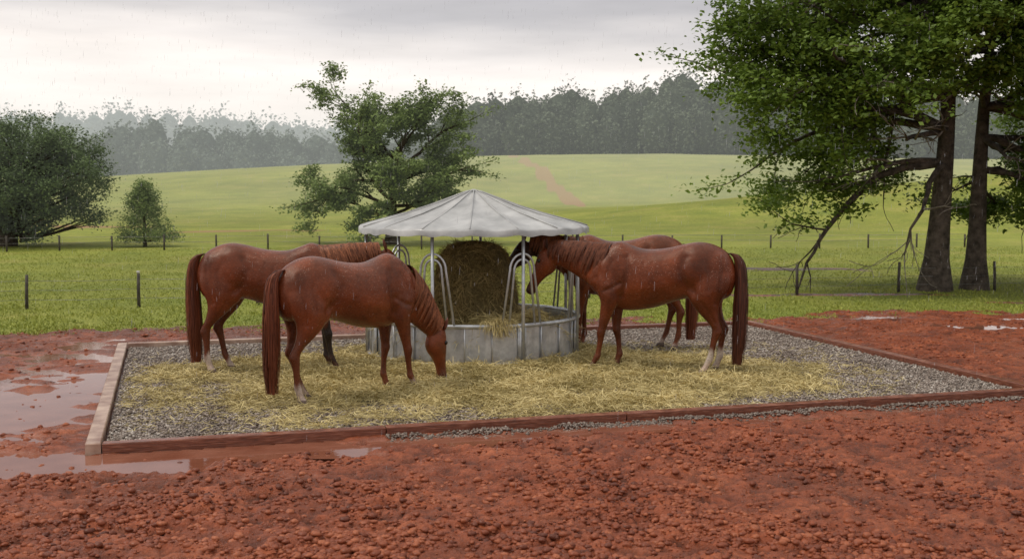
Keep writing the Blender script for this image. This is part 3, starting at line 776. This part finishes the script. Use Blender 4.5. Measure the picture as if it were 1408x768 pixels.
    fast_mesh("mane", Vh, Fh, hairmat("mane_mat", *maneC), True, {"tint": np.repeat(np.clip(rg.uniform(0, 1, nh)*.8+.2*np.sin(ui*1.7)**2, 0, 1), m_)}, root)
    # tail
    TP = crom([(-.80, 0, 1.41), (-.875, 0, 1.385), (-.93, 0, 1.28), (-.945, .0, 1.05), (-.94, sway*.3, .80), (-.935, sway*.6, .58), (-.93, sway*.9, .38), (-.92, sway, .20)], 4)
    ss = np.linspace(0, 1, len(TP))
    tr_ = np.interp(ss, [0, .12, .3, .55, .8, 1], [.030, .044, .072, .098, .100, .075])
    trc = np.interp(ss, [0, .12, .3, .55, .70, .78, .84, 1], [.030, .040, .054, .060, .042, .018, .006, .004])
    g = Geo(); ncore = int(len(TP)*.84)
    loft(g, list(TP[:ncore]), [np.array([0, 1, 0])*r_*.95 for r_ in trc[:ncore]], [np.array([1, 0, .1])*r_*.6 for r_ in trc[:ncore]], 14)
    tcore = g.obj("tail_core", None, True, root); tcore.data.materials.append(simple_mat("tail_core_mat", tuple(q_*.6 for q_ in tailC[0]), tailC[0], 30, .7))
    nh = 1300; npt = 9; s0 = rg.uniform(0, .5, nh); s1 = np.clip(s0+rg.uniform(.3, .9, nh), 0, 1.06); rows = []
    aa = rg.uniform(0, 2*math.pi, nh); aa = aa+.25*np.sin(aa*5); rad = rg.uniform(.45, 1.2, nh); wd = rg.uniform(.003, .007, nh); idx = np.arange(len(TP))
    ph = rg.uniform(0, 6.28, nh)
    for k in range(npt+1):
        s = s0+(s1-s0)*k/npt; q = s*(len(TP)-1)
        c = np.stack([np.interp(q, idx, TP[:, j]) for j in range(3)], 1)
        r_ = np.maximum(np.interp(q, idx, tr_)*rad, np.interp(q, idx, trc)+.004)
        ov = np.maximum(s-1, 0)
        wob = .014*s*np.sin(ph+s*7)
        p = c+np.stack([np.cos(aa)*r_*.75+wob, np.sin(aa)*r_+wob, -ov*1.2], 1)+rg.normal(0, .0025, (nh, 3))
        wv_ = np.stack([-np.sin(aa), np.cos(aa), 0*aa], 1)*(wd*(1-.6*k/npt))[:, None]
        rows.append(p-wv_); rows.append(p+wv_)
    Vh = np.stack(rows, 1).reshape(-1, 3); m_ = 2*(npt+1)
    f = np.array([(2*k, 2*k+1, 2*k+3, 2*k+2) for k in range(npt)])
    Fh = (f[None]+np.arange(nh)[:, None, None]*m_).reshape(-1, 4)
    fast_mesh("tail", Vh, Fh, hairmat("tail_mat", *tailC), True, {"tint": np.repeat(rg.uniform(0, 1, nh)*.6+.4*np.sin(aa*7)**2, m_)}, root)
    return root

CH = (.14, .030, .011); WH = (.62, .52, .44); DK = (.018, .012, .010)
maneR = ((.07, .020, .009), (.38, .135, .060)); tailR = ((.060, .016, .008), (.28, .078, .034)); tailD = ((.028, .010, .006), (.16, .046, .022))
GZ = .045
horse((-2.92, 14.2, GZ), R(2), 1.03, False, .10, [.06, .18, .06, -.12], (.155, .034, .011), maneR, tailR, [(DK, .55), (DK, .60), (WH, .12), (WH, .22)], seed=1, mane_side=-1)
horse((-1.74, 12.5, GZ), R(39), 1.0, True, 0, [-.06, .14, .13, -.09], (.175, .040, .013), maneR, tailR, [(CH, .2), (WH, .10), (WH, .12), (WH, .18)], True, seed=2, mane_side=-1, sway=.05)
horse((1.80, 14.2, GZ), R(168), 1.04, False, -.15, [.19, -.09, .07, -.06], (.160, .035, .011), ((.045, .014, .007), (.22, .070, .032)), tailD, [(WH, .08), (DK, .10), (WH, .26), (WH, .30)], seed=3, mane_side=1, sway=.04, reach=.06, hdv=(.42, -.9))
horse((1.56, 16.35, GZ), R(177), 1.04, False, .05, [.05, -.05, -.10, .07], (.175, .042, .013), maneR, tailR, [(CH, .2), (CH, .2), (WH, .1), (WH, .14)], seed=4, mane_side=1, headdark=.85)

# ------------------------------------------------------------ fences
postm = simple_mat("fence_post_mat", (.035, .028, .022), (.10, .085, .07), 12, .8)
wirem = simple_mat("wire_mat", (.20, .20, .20), (.35, .34, .33), 10, .4, .8, 0)
capm = simple_mat("post_cap_mat", (.5, .48, .45), (.65, .62, .6), 10, .5, 0, 0)
fn = empty("wire_fence"); g = Geo(); gw = Geo(); gc = Geo()
fx = np.array([-15.8, -13.6, -11.4, -9.2, -7.2, -5.0, -2.8, -.6, 1.6, 3.9, 6.15, 8.5, 10.8, 13.1, 15.4, 17.7])
prev = None
for i, x in enumerate(fx):
    y = 22+(x+9.2)*.2; z = float(H(x, y)); hgt = .62+.06*random.random()
    g.tube([(x, y, z-.1), (x+.01*random.uniform(-1, 1), y, z+hgt*.5), (x+.03*random.uniform(-1, 1), y, z+hgt)], [.036, .033, .030], 8)
    if i in (4,): gc.tube([(x, y, z+hgt+.002), (x, y, z+hgt+.05)], .031, 8)
    if prev is not None:
        for hh_ in (.18, .36, .54): gw.tube([(prev[0], prev[1], prev[2]+hh_), ((prev[0]+x)/2, (prev[1]+y)/2, (prev[2]+z)/2+hh_-.02), (x, y, z+hh_)], .0035, 4)
    prev = (x, y, z)
g.obj("posts", postm, True, fn); gw.obj("wires", wirem, True, fn); gc.obj("post_cap", capm, True, fn)
fn2 = empty("wire_fence"); g = Geo(); gw = Geo(); prev = None
for i in range(26):
    x = -30+i*1.9; y = 44+.06*x; z = float(H(x, y))
    g.tube([(x, y, z-.1), (x, y, z+.5+.1*random.random())], .035, 6)
    if prev is not None:
        for hh_ in (.3, .5): gw.tube([(prev[0], prev[1], prev[2]+hh_), (x, y, z+hh_)], .006, 4)
    prev = (x, y, z)
g.obj("posts", postm, True, fn2); gw.obj("wires", wirem, True, fn2)

# ------------------------------------------------------------ trees
def leaves_from(P, n, spread, rng, flat=.55):
    m = len(P)
    off = rng.normal(0, 1, (m, n, 3))*np.array([spread, spread, spread*flat])
    return (P[:, None]+off).reshape(-1, 3), np.repeat(rng.uniform(0, 1, m), n)
def leaf_geo(C, size, rng, upb=.9):
    n = len(C)
    nrm = rng.normal(0, 1, (n, 3)); nrm[:, 2] = np.abs(nrm[:, 2])+upb; nrm /= np.linalg.norm(nrm, axis=1)[:, None]
    a = np.cross(nrm, rng.normal(0, 1, (n, 3))); a /= np.linalg.norm(a, axis=1)[:, None]; b = np.cross(nrm, a)
    s = size*rng.uniform(.6, 1.25, n)[:, None]
    V = np.stack([C-a*s*.5, C+b*s*.32+a*s*.05, C+a*s*.5-nrm*s*.12, C-b*s*.32+a*s*.05], 1).reshape(-1, 3)
    return V, np.arange(n*4).reshape(-1, 4)
barkm = simple_mat("bark_mat", (.035, .026, .018), (.14, .11, .085), 7, .9, 0, 1, 22, .05)
twigm = simple_mat("bare_branch_mat", (.12, .10, .08), (.30, .26, .215), 9, .85, 0, .5, 30, .02)
class Tree:
    def __init__(s, seed): s.r = np.random.default_rng(seed); s.g = Geo(); s.gb = Geo(); s.anch = []
    def grow(s, p, d, L, r, lev, maxlev, trop=.0, wander=.16, leaf=True, nch=5, sides=6):
        rg = s.r; p = np.array(p, float); d = np.array(d, float); d /= np.linalg.norm(d)
        n = max(4, int(L/.28)) if lev < maxlev else 4
        st = L/n; pts = [p.copy()]; rad = [r]; ds = [d.copy()]
        for i in range(n):
            d = d+rg.normal(0, wander, 3)+np.array([0, 0, trop]); d /= np.linalg.norm(d)
            p = p+d*st; pts.append(p.copy()); rad.append(max(r*(1-.82*(i+1)/n), .007)); ds.append(d.copy())
        (s.g if leaf or lev == 0 else s.gb).tube(pts, rad, sides if lev < 2 else 4, cap=False)
        if lev < maxlev:
            for c in range(nch):
                f = rg.uniform(.30, .98); k = int(f*n)
                dd = ds[k]; q = rg.normal(0, 1, 3); q[2] *= .40; q -= dd*q.dot(dd); q /= np.linalg.norm(q)
                an = rg.uniform(.5, 1.05); nd = dd*math.cos(an)+q*math.sin(an)
                s.grow(pts[k], nd, L*rg.uniform(.34, .58)*(1.1-.4*f), rad[k]*.6, lev+1, maxlev, trop, wander*1.15, leaf, nch, sides)
            s.grow(pts[-1], ds[-1], L*.3, rad[-1], maxlev, maxlev, trop, wander, leaf)
        elif leaf:
            for k in (1, 2, 3, 4): s.anch.append(pts[k])
    def finish(s, name, lm, nl, spread, size, leaf_cap=200000, flat=.5, keep=None):
        e = empty(name)
        s.g.obj("trunk_and_limbs", barkm, True, e)
        if s.gb.n: s.gb.obj("bare_branches", twigm, True, e)
        A = np.array(s.anch)
        if keep is not None: A = A[keep(A)]
        C, cl = leaves_from(A, nl, spread, s.r, flat)
        if len(C) > leaf_cap:
            k = s.r.choice(len(C), leaf_cap, replace=False); C = C[k]; cl = cl[k]
        V, F = leaf_geo(C, size, s.r)
        cn = .5+.5*pn(C[:, 0]*1.1, C[:, 2]*1.6+C[:, 1]*.9, 4)
        tint = np.clip(.25*cl+.35*s.r.uniform(0, 1, len(C))+.45*cn, 0, 1)
        fast_mesh("foliage", V, F, lm, False, {"tint": np.repeat(tint, 4)}, e)
        print(name, len(A), len(C)); return e
def trunk(T, base, top, r0, r1, flare=1.6, bend=.15):
    P = []; Rr = []
    b_ = np.array(base, float); tp = np.array(top, float)
    for i in range(13):
        s = i/12; p = b_+(tp-b_)*s+np.array([math.sin(s*5)*bend*s, 0, 0]); P.append(p); Rr.append((r0+(r1-r0)*s**.7)*(1+(flare-1)*math.exp(-s*22)))
    P[0][2] -= .15
    T.g.tube(P, Rr, 16, cap=False); return P
oakl = leaf_mat("oak_leaf_mat", (.045, .088, .012), (.25, .36, .058), .3)
oakl2 = leaf_mat("hazy_oak_leaf_mat", (.09, .14, .038), (.27, .35, .10), .22, .6, .2, .022)
darkl = leaf_mat("dark_leaf_mat", (.055, .088, .030), (.17, .24, .08), .2, .6, .2, .022)
def dirv(az, el): return (math.cos(R(az))*math.cos(R(el)), math.sin(R(az))*math.cos(R(el)), math.sin(R(el)))
T = Tree(11); P = trunk(T, (9.45, 26, 0), (9.75, 26, 8.6), .30, .06, 1.45)
limbs = [
 (3.3, 172, 4, 4.6, 1), (3.8, 192, 10, 4.9, 1), (4.2, 178, 18, 5.2, 1), (4.9, 188, 30, 5.0, 1), (4.5, 150, 15, 4.2, 1), (5.6, 172, 42, 5.0, 1), (5.9, 195, 52, 4.4, 1),
 (6.5, 180, 62, 4.0, 1), (6.8, 120, 50, 3.6, 1), (5.4, 225, 30, 3.6, 1), (5.4, 60, 25, 4.0, 1), (6.0, 20, 35, 4.0, 1), (6.4, 265, 35, 3.2, 1), (6.8, 310, 40, 3.2, 1), (7.0, 240, 55, 3.2, 1), (7.6, 90, 75, 2.8, 1),
 (3.0, 188, -8, 4.6, 1), (5.8, 290, 25, 2.8, 1), (3.6, 205, 0, 4.4, 1), (5.2, 180, 24, 4.6, 1), (4.6, 168, 6, 4.8, 1), (4.4, 130, 20, 3.6, 1),
 (5.0, 255, 20, 2.8, 1), (5.6, 275, 20, 2.4, 1), (5.2, 300, 25, 2.6, 1), (6.0, 250, 30, 2.8, 1), (6.2, 325, 35, 3.2, 1), (4.9, 320, 20, 2.6, 1),
 (2.7, 195, -10, 3.0, 0), (3.2, 215, -8, 3.0, 0), (3.9, 230, 2, 3.0, 0), (4.6, 210, 8, 3.2, 0), (3.6, 250, -12, 1.8, 0), (5.2, 350, 18, 3.0, 1)]
for (z, az, el, L, lf) in limbs:
    k = min(12, max(0, int(round(z/8.6*12))))
    T.grow(P[k], dirv(az, el), L, .035+.017*L, 0, 2, -.020, .15, bool(lf), 5 if lf else 4)
T.finish("oak_tree", oakl, 34, .24, .125, flat=.38, leaf_cap=240000, keep=lambda A: ~((np.abs(A[:, 0]-9.6) < .5) & (A[:, 1] < 26.2) & (A[:, 2] < 4.0)) & (A[:, 2] > 1.4) & (A[:, 2] > 2.5-(9.0-A[:, 0])*.5))
T = Tree(23); P = trunk(T, (10.5, 26.4, 0), (10.8, 26.5, 8.2), .25, .05, 1.45, -.12)
for (z, az, el, L, lf) in [(3.1, 350, 0, 3.8, 1), (3.6, 15, 8, 4.0, 1), (4.2, 330, 12, 3.8, 1), (4.4, 0, 20, 4.4, 1), (5, 30, 25, 4.2, 1), (5.5, 320, 35, 4.0, 1), (5.4, 150, 35, 3.6, 1), (5.8, 245, 40, 3.4, 1), (5.0, 285, 25, 3.0, 1), (6.8, 350, 45, 3.8, 1), (7.2, 120, 50, 3.2, 1), (7.8, 20, 65, 3.0, 1), (4.6, 90, 20, 3.4, 1), (2.9, 345, -8, 3.4, 1), (3.4, 290, -10, 2.2, 0), (4.4, 250, 8, 2.4, 0), (4.0, 310, 0, 3.2, 1), (3.4, 40, -2, 3.8, 1), (3.0, 10, -10, 3.4, 1), (6.2, 280, 35, 3.0, 1), (4.6, 300, 15, 2.8, 1), (4.9, 260, 20, 2.6, 1), (5.4, 340, 20, 3.4, 1), (5.9, 310, 20, 2.8, 1), (4.2, 345, 2, 3.6, 1), (2.6, 60, 0, 3.2, 1), (2.7, 20, 0, 3.2, 1)]:
    k = min(12, int(round(z/8.2*12)))
    T.grow(P[k], dirv(az, el), L, .035+.015*L, 0, 2, -.020, .15, bool(lf), 5 if lf else 4)
T.finish("oak_tree", oakl, 40, .24, .125, flat=.42, leaf_cap=230000, keep=lambda A: ~((np.abs(A[:, 0]-10.5) < .45) & (A[:, 2] < 3.5)) & (A[:, 2] > 1.5))
T = Tree(5); bx_, by_ = -5.0, 48.0; bz = float(H(bx_, by_)); P = trunk(T, (bx_, by_, bz), (bx_+.1, by_, bz+3.7), .25, .11, 1.45)
for (z, az, el, L) in [(1.5, 182, 24, 3.7), (1.4, 0, 18, 3.4), (1.9, 190, 34, 4.0), (1.9, 352, 30, 3.9), (2.4, 150, 28, 3.4), (2.4, 25, 34, 3.3), (2.8, 183, 50, 3.2), (3.0, 5, 46, 3.1), (3.3, 215, 66, 2.3), (3.5, 10, 72, 2.4), (2.1, 270, 22, 3.0), (2.6, 90, 28, 3.0), (3.3, 178, 32, 3.9), (3.1, 345, 24, 4.0), (1.3, 205, 8, 2.8), (1.3, 330, 6, 2.7), (1.6, 240, 10, 2.6), (1.6, 300, 12, 2.6), (3.5, 130, 52, 2.5), (3.3, 300, 48, 2.5), (2.5, 182, 16, 3.8), (2.5, 0, 14, 3.6)]:
    k = min(12, int(round(z/3.7*12)))
    T.grow(P[k], dirv(az, el), L, .035+.017*L, 0, 2, .002, .15, True, 5)
T.finish("oak_tree", oakl2, 20, .17, .14, flat=.45)
def round_tree(seed, base, ctr, rad, ncl, nl, size, lm, name, tr=.3, inner=.35, cone=0):
    T = Tree(seed); rg = T.r; b_ = np.array(base, float); c_ = np.array(ctr, float); rad = np.array(rad, float)
    topz = c_[2]+rad[2]*.6 if cone else c_[2]
    T.g.tube([b_-np.array([0, 0, .1]), b_+(c_-b_)*.3, b_+(c_-b_)*.7, np.array([c_[0], c_[1], topz])], [tr*1.4, tr, tr*.8, tr*.3], 12, cap=False)
    dirs = rg.normal(0, 1, (ncl, 3)); dirs /= np.linalg.norm(dirs, axis=1)[:, None]
    lob = 1+.30*np.array([pn(d[0]*2.2+5+d[2], d[1]*2.2+d[2]*1.7, seed) for d in dirs])
    rr_ = (inner+(1-inner)*rg.uniform(0, 1, ncl)**.5)*lob
    A = c_+dirs*rr_[:, None]*rad
    if cone:
        zf = rg.uniform(0, 1, ncl)**1.1; az = rg.uniform(0, 6.28, ncl); rr2 = (1-zf)**.75*(.35+.65*rg.uniform(0, 1, ncl)**.6)*(1+.25*np.sin(zf*24+az))
        A = np.stack([c_[0]+rad[0]*rr2*np.cos(az), c_[1]+rad[1]*rr2*np.sin(az), b_[2]+.3+zf*(c_[2]+rad[2]-b_[2]-.3)], 1)
    A = A[A[:, 2] > b_[2]+.25]
    for a in A[::5]:
        zz_ = min(max(b_[2]+.2, a[2]-.35*np.hypot(a[0]-c_[0], a[1]-c_[1])), topz); m_ = np.array([c_[0], c_[1], zz_]); mid = (m_+a)/2+rg.normal(0, .05, 3)
        T.g.tube([m_, mid, a], [tr*.25, tr*.15, .01], 5, cap=False)
    T.anch = list(A); return T.finish(name, lm, nl, size*1.9, size, flat=.6)
round_tree(31, (-20.4, 47, float(H(-20.4, 47))), (-19.8, 47, 2.75), (3.5, 3.1, 2.40), 700, 95, .12, darkl, "oak_tree", .32)
round_tree(37, (-14.8, 47, float(H(-14.8, 47))), (-14.8, 47, 1.2), (1.2, 1.1, 1.3), 230, 50, .09, oakl2, "small_tree", .07, cone=1)
round_tree(39, (-27, 52, float(H(-27, 52))), (-27, 52, 3.0), (3.6, 3.4, 2.7), 420, 80, .16, darkl, "oak_tree", .32)

def forest(name, rows, lm, seed, leafsize, nl):
    rg = np.random.default_rng(seed); Cs = []; cl = []; core = Geo(); tr = Geo()
    for (xa, xb, y0, sp, topf, rxm) in rows:
        x = xa
        while x < xb:
            x += sp*rg.uniform(.4, 1.3); y = y0+rg.uniform(-3, 3)
            gz = float(H(x, y)); top = topf(x)+rg.normal(0, .6)+1.1*float(pn(x*.15, y*.1, seed))
            if top-gz < 2: continue
            rx = rxm*rg.uniform(.75, 1.25); hgt = top-gz; rzz = hgt*rg.uniform(.50, .56); c = np.array([x, y, top-rzz])
            d = rg.normal(0, 1, (nl, 3)); d[:, 1] = -np.abs(d[:, 1])*np.where(rg.uniform(0, 1, nl) < .85, 1, -1); d /= np.linalg.norm(d, axis=1)[:, None]
            lob = 1+.26*pn(d[:, 0]*2.6+x, d[:, 1]*2+d[:, 2]*2.9, seed)
            P = c+d*(lob*rg.uniform(.84, 1.03, nl))[:, None]*np.array([rx, rx, rzz]); Cs.append(P); cl.append(np.clip(rg.uniform(0, .5)+.25*rg.uniform(0, 1, nl)+.35*np.clip(pn(d[:, 0]*3+x, d[:, 2]*4, 3)+.4, 0, 1), 0, 1))
            th = np.linspace(-1.5, 1.5, 7)
            loft(core, [c+np.array([0, 0, 1])*rzz*.84*math.sin(q) for q in th], [np.array([rx*.84, 0, 0])*math.cos(q) for q in th], [np.array([0, rx*.84, 0])*math.cos(q) for q in th], 8)
            tr.tube([(x, y, gz-.5), (x, y, top-rzz)], .28, 5)
    e = empty(name); C = np.concatenate(Cs); V, F = leaf_geo(C, leafsize, rg, .3)
    fast_mesh("foliage", V, F, lm, False, {"tint": np.repeat(np.concatenate(cl), 4)}, e)
    core.obj("crown_cores", lm, True, e); tr.obj("trunks", lm, False, e)
    print(name, len(C))
f1 = leaf_mat("hazy_forest_leaf_mat", (.060, .075, .050), (.14, .165, .112), 0, 1, 0, .12)  # forest layers: mist painted in as paler leaf colours plus a slight glow
f2 = leaf_mat("hazy_far_forest_leaf_mat", (.075, .095, .075), (.145, .175, .135), 0, 1, 0, .20)
f3 = leaf_mat("hazy_farthest_forest_leaf_mat", (.08, .10, .09), (.13, .15, .13), 0, 1, 0, .42)
tA = lambda x: float(np.interp(x, [-16, -9, 0, 14, 27, 40, 60, 160], [11, 17.0, 18.8, 19.0, 21.6, 20.6, 19, 18]))
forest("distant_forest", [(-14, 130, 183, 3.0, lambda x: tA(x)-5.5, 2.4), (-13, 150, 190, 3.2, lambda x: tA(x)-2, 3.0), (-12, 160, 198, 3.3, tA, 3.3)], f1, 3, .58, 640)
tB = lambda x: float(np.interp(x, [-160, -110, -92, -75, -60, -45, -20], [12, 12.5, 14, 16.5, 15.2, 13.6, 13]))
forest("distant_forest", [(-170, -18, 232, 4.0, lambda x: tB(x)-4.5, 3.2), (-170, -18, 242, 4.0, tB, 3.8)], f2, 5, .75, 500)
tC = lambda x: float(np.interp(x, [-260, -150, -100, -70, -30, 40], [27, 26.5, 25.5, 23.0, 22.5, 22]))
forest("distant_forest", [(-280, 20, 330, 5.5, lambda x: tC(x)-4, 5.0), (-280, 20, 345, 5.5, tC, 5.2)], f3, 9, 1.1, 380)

# ------------------------------------------------------------ grass blades
n = 420000
y = 18+27*rng.uniform(0, 1, n)**1.7; x = rng.uniform(-.52, .52, n)*y*1.25
g_ = gmask(x, y)
stp = gauss(x, y, 6.6, 25.0, 3.2, .45)+.7*gauss(x, y, 9.8, 23.2, 1.2, .3)+.9*gauss(x, y, 7.0, 32.5, 4.0, .9)
pt = fbm(x, y, 1.3, 3, 101)
keep = (g_ > -.15+.6*rng.normal(0, .4, n)) & (stp+.35*fbm(x, y, .9, 3, 55) < .5) & (pt > -.55+.3*rng.normal(0, 1, n))
x = x[keep][:170000]; y = y[keep][:170000]; g_ = g_[keep][:170000]; pt = pt[keep][:170000]; n = len(x)
hgt = rng.uniform(.03, .09, n)*(1+1.2*np.clip(pt, 0, 1))
D = np.stack([rng.normal(0, .45, n), rng.normal(0, .45, n), np.ones(n)], 1)
grm = leaf_mat("grass_mat", (.120, .165, .018), (.42, .44, .085), 0, .5, .3)
strands("grass", np.stack([x, y, H(x, y)-.01], 1), D, hgt, rng.uniform(.008, .016, n), grm, np.clip(rng.uniform(0, 1, n)*.7+.3*pt+.15, 0, 1), .35)

# ------------------------------------------------------------ rain
n = 5600
y = 7+60*rng.uniform(0, 1, n)**1.2; x = rng.uniform(-.6, .6, n)*y; z = rng.uniform(.1, 1, n)*(2.3+y*.2)
rmn, t, b = nt("rain_mat"); setp(b, Roughness=.3); b.inputs['Base Color'].default_value = (.6, .62, .65, 1)
P = np.stack([x, y, z], 1); D = np.stack([np.full(n, -.05)+rng.normal(0, .02, n), np.zeros(n), -np.ones(n)], 1)
strands("rain", P, D, rng.uniform(.02, .07, n)*(y/16+.4), .0009+.00008*y, rmn, np.ones(n), 0, curl=0)
print("done")
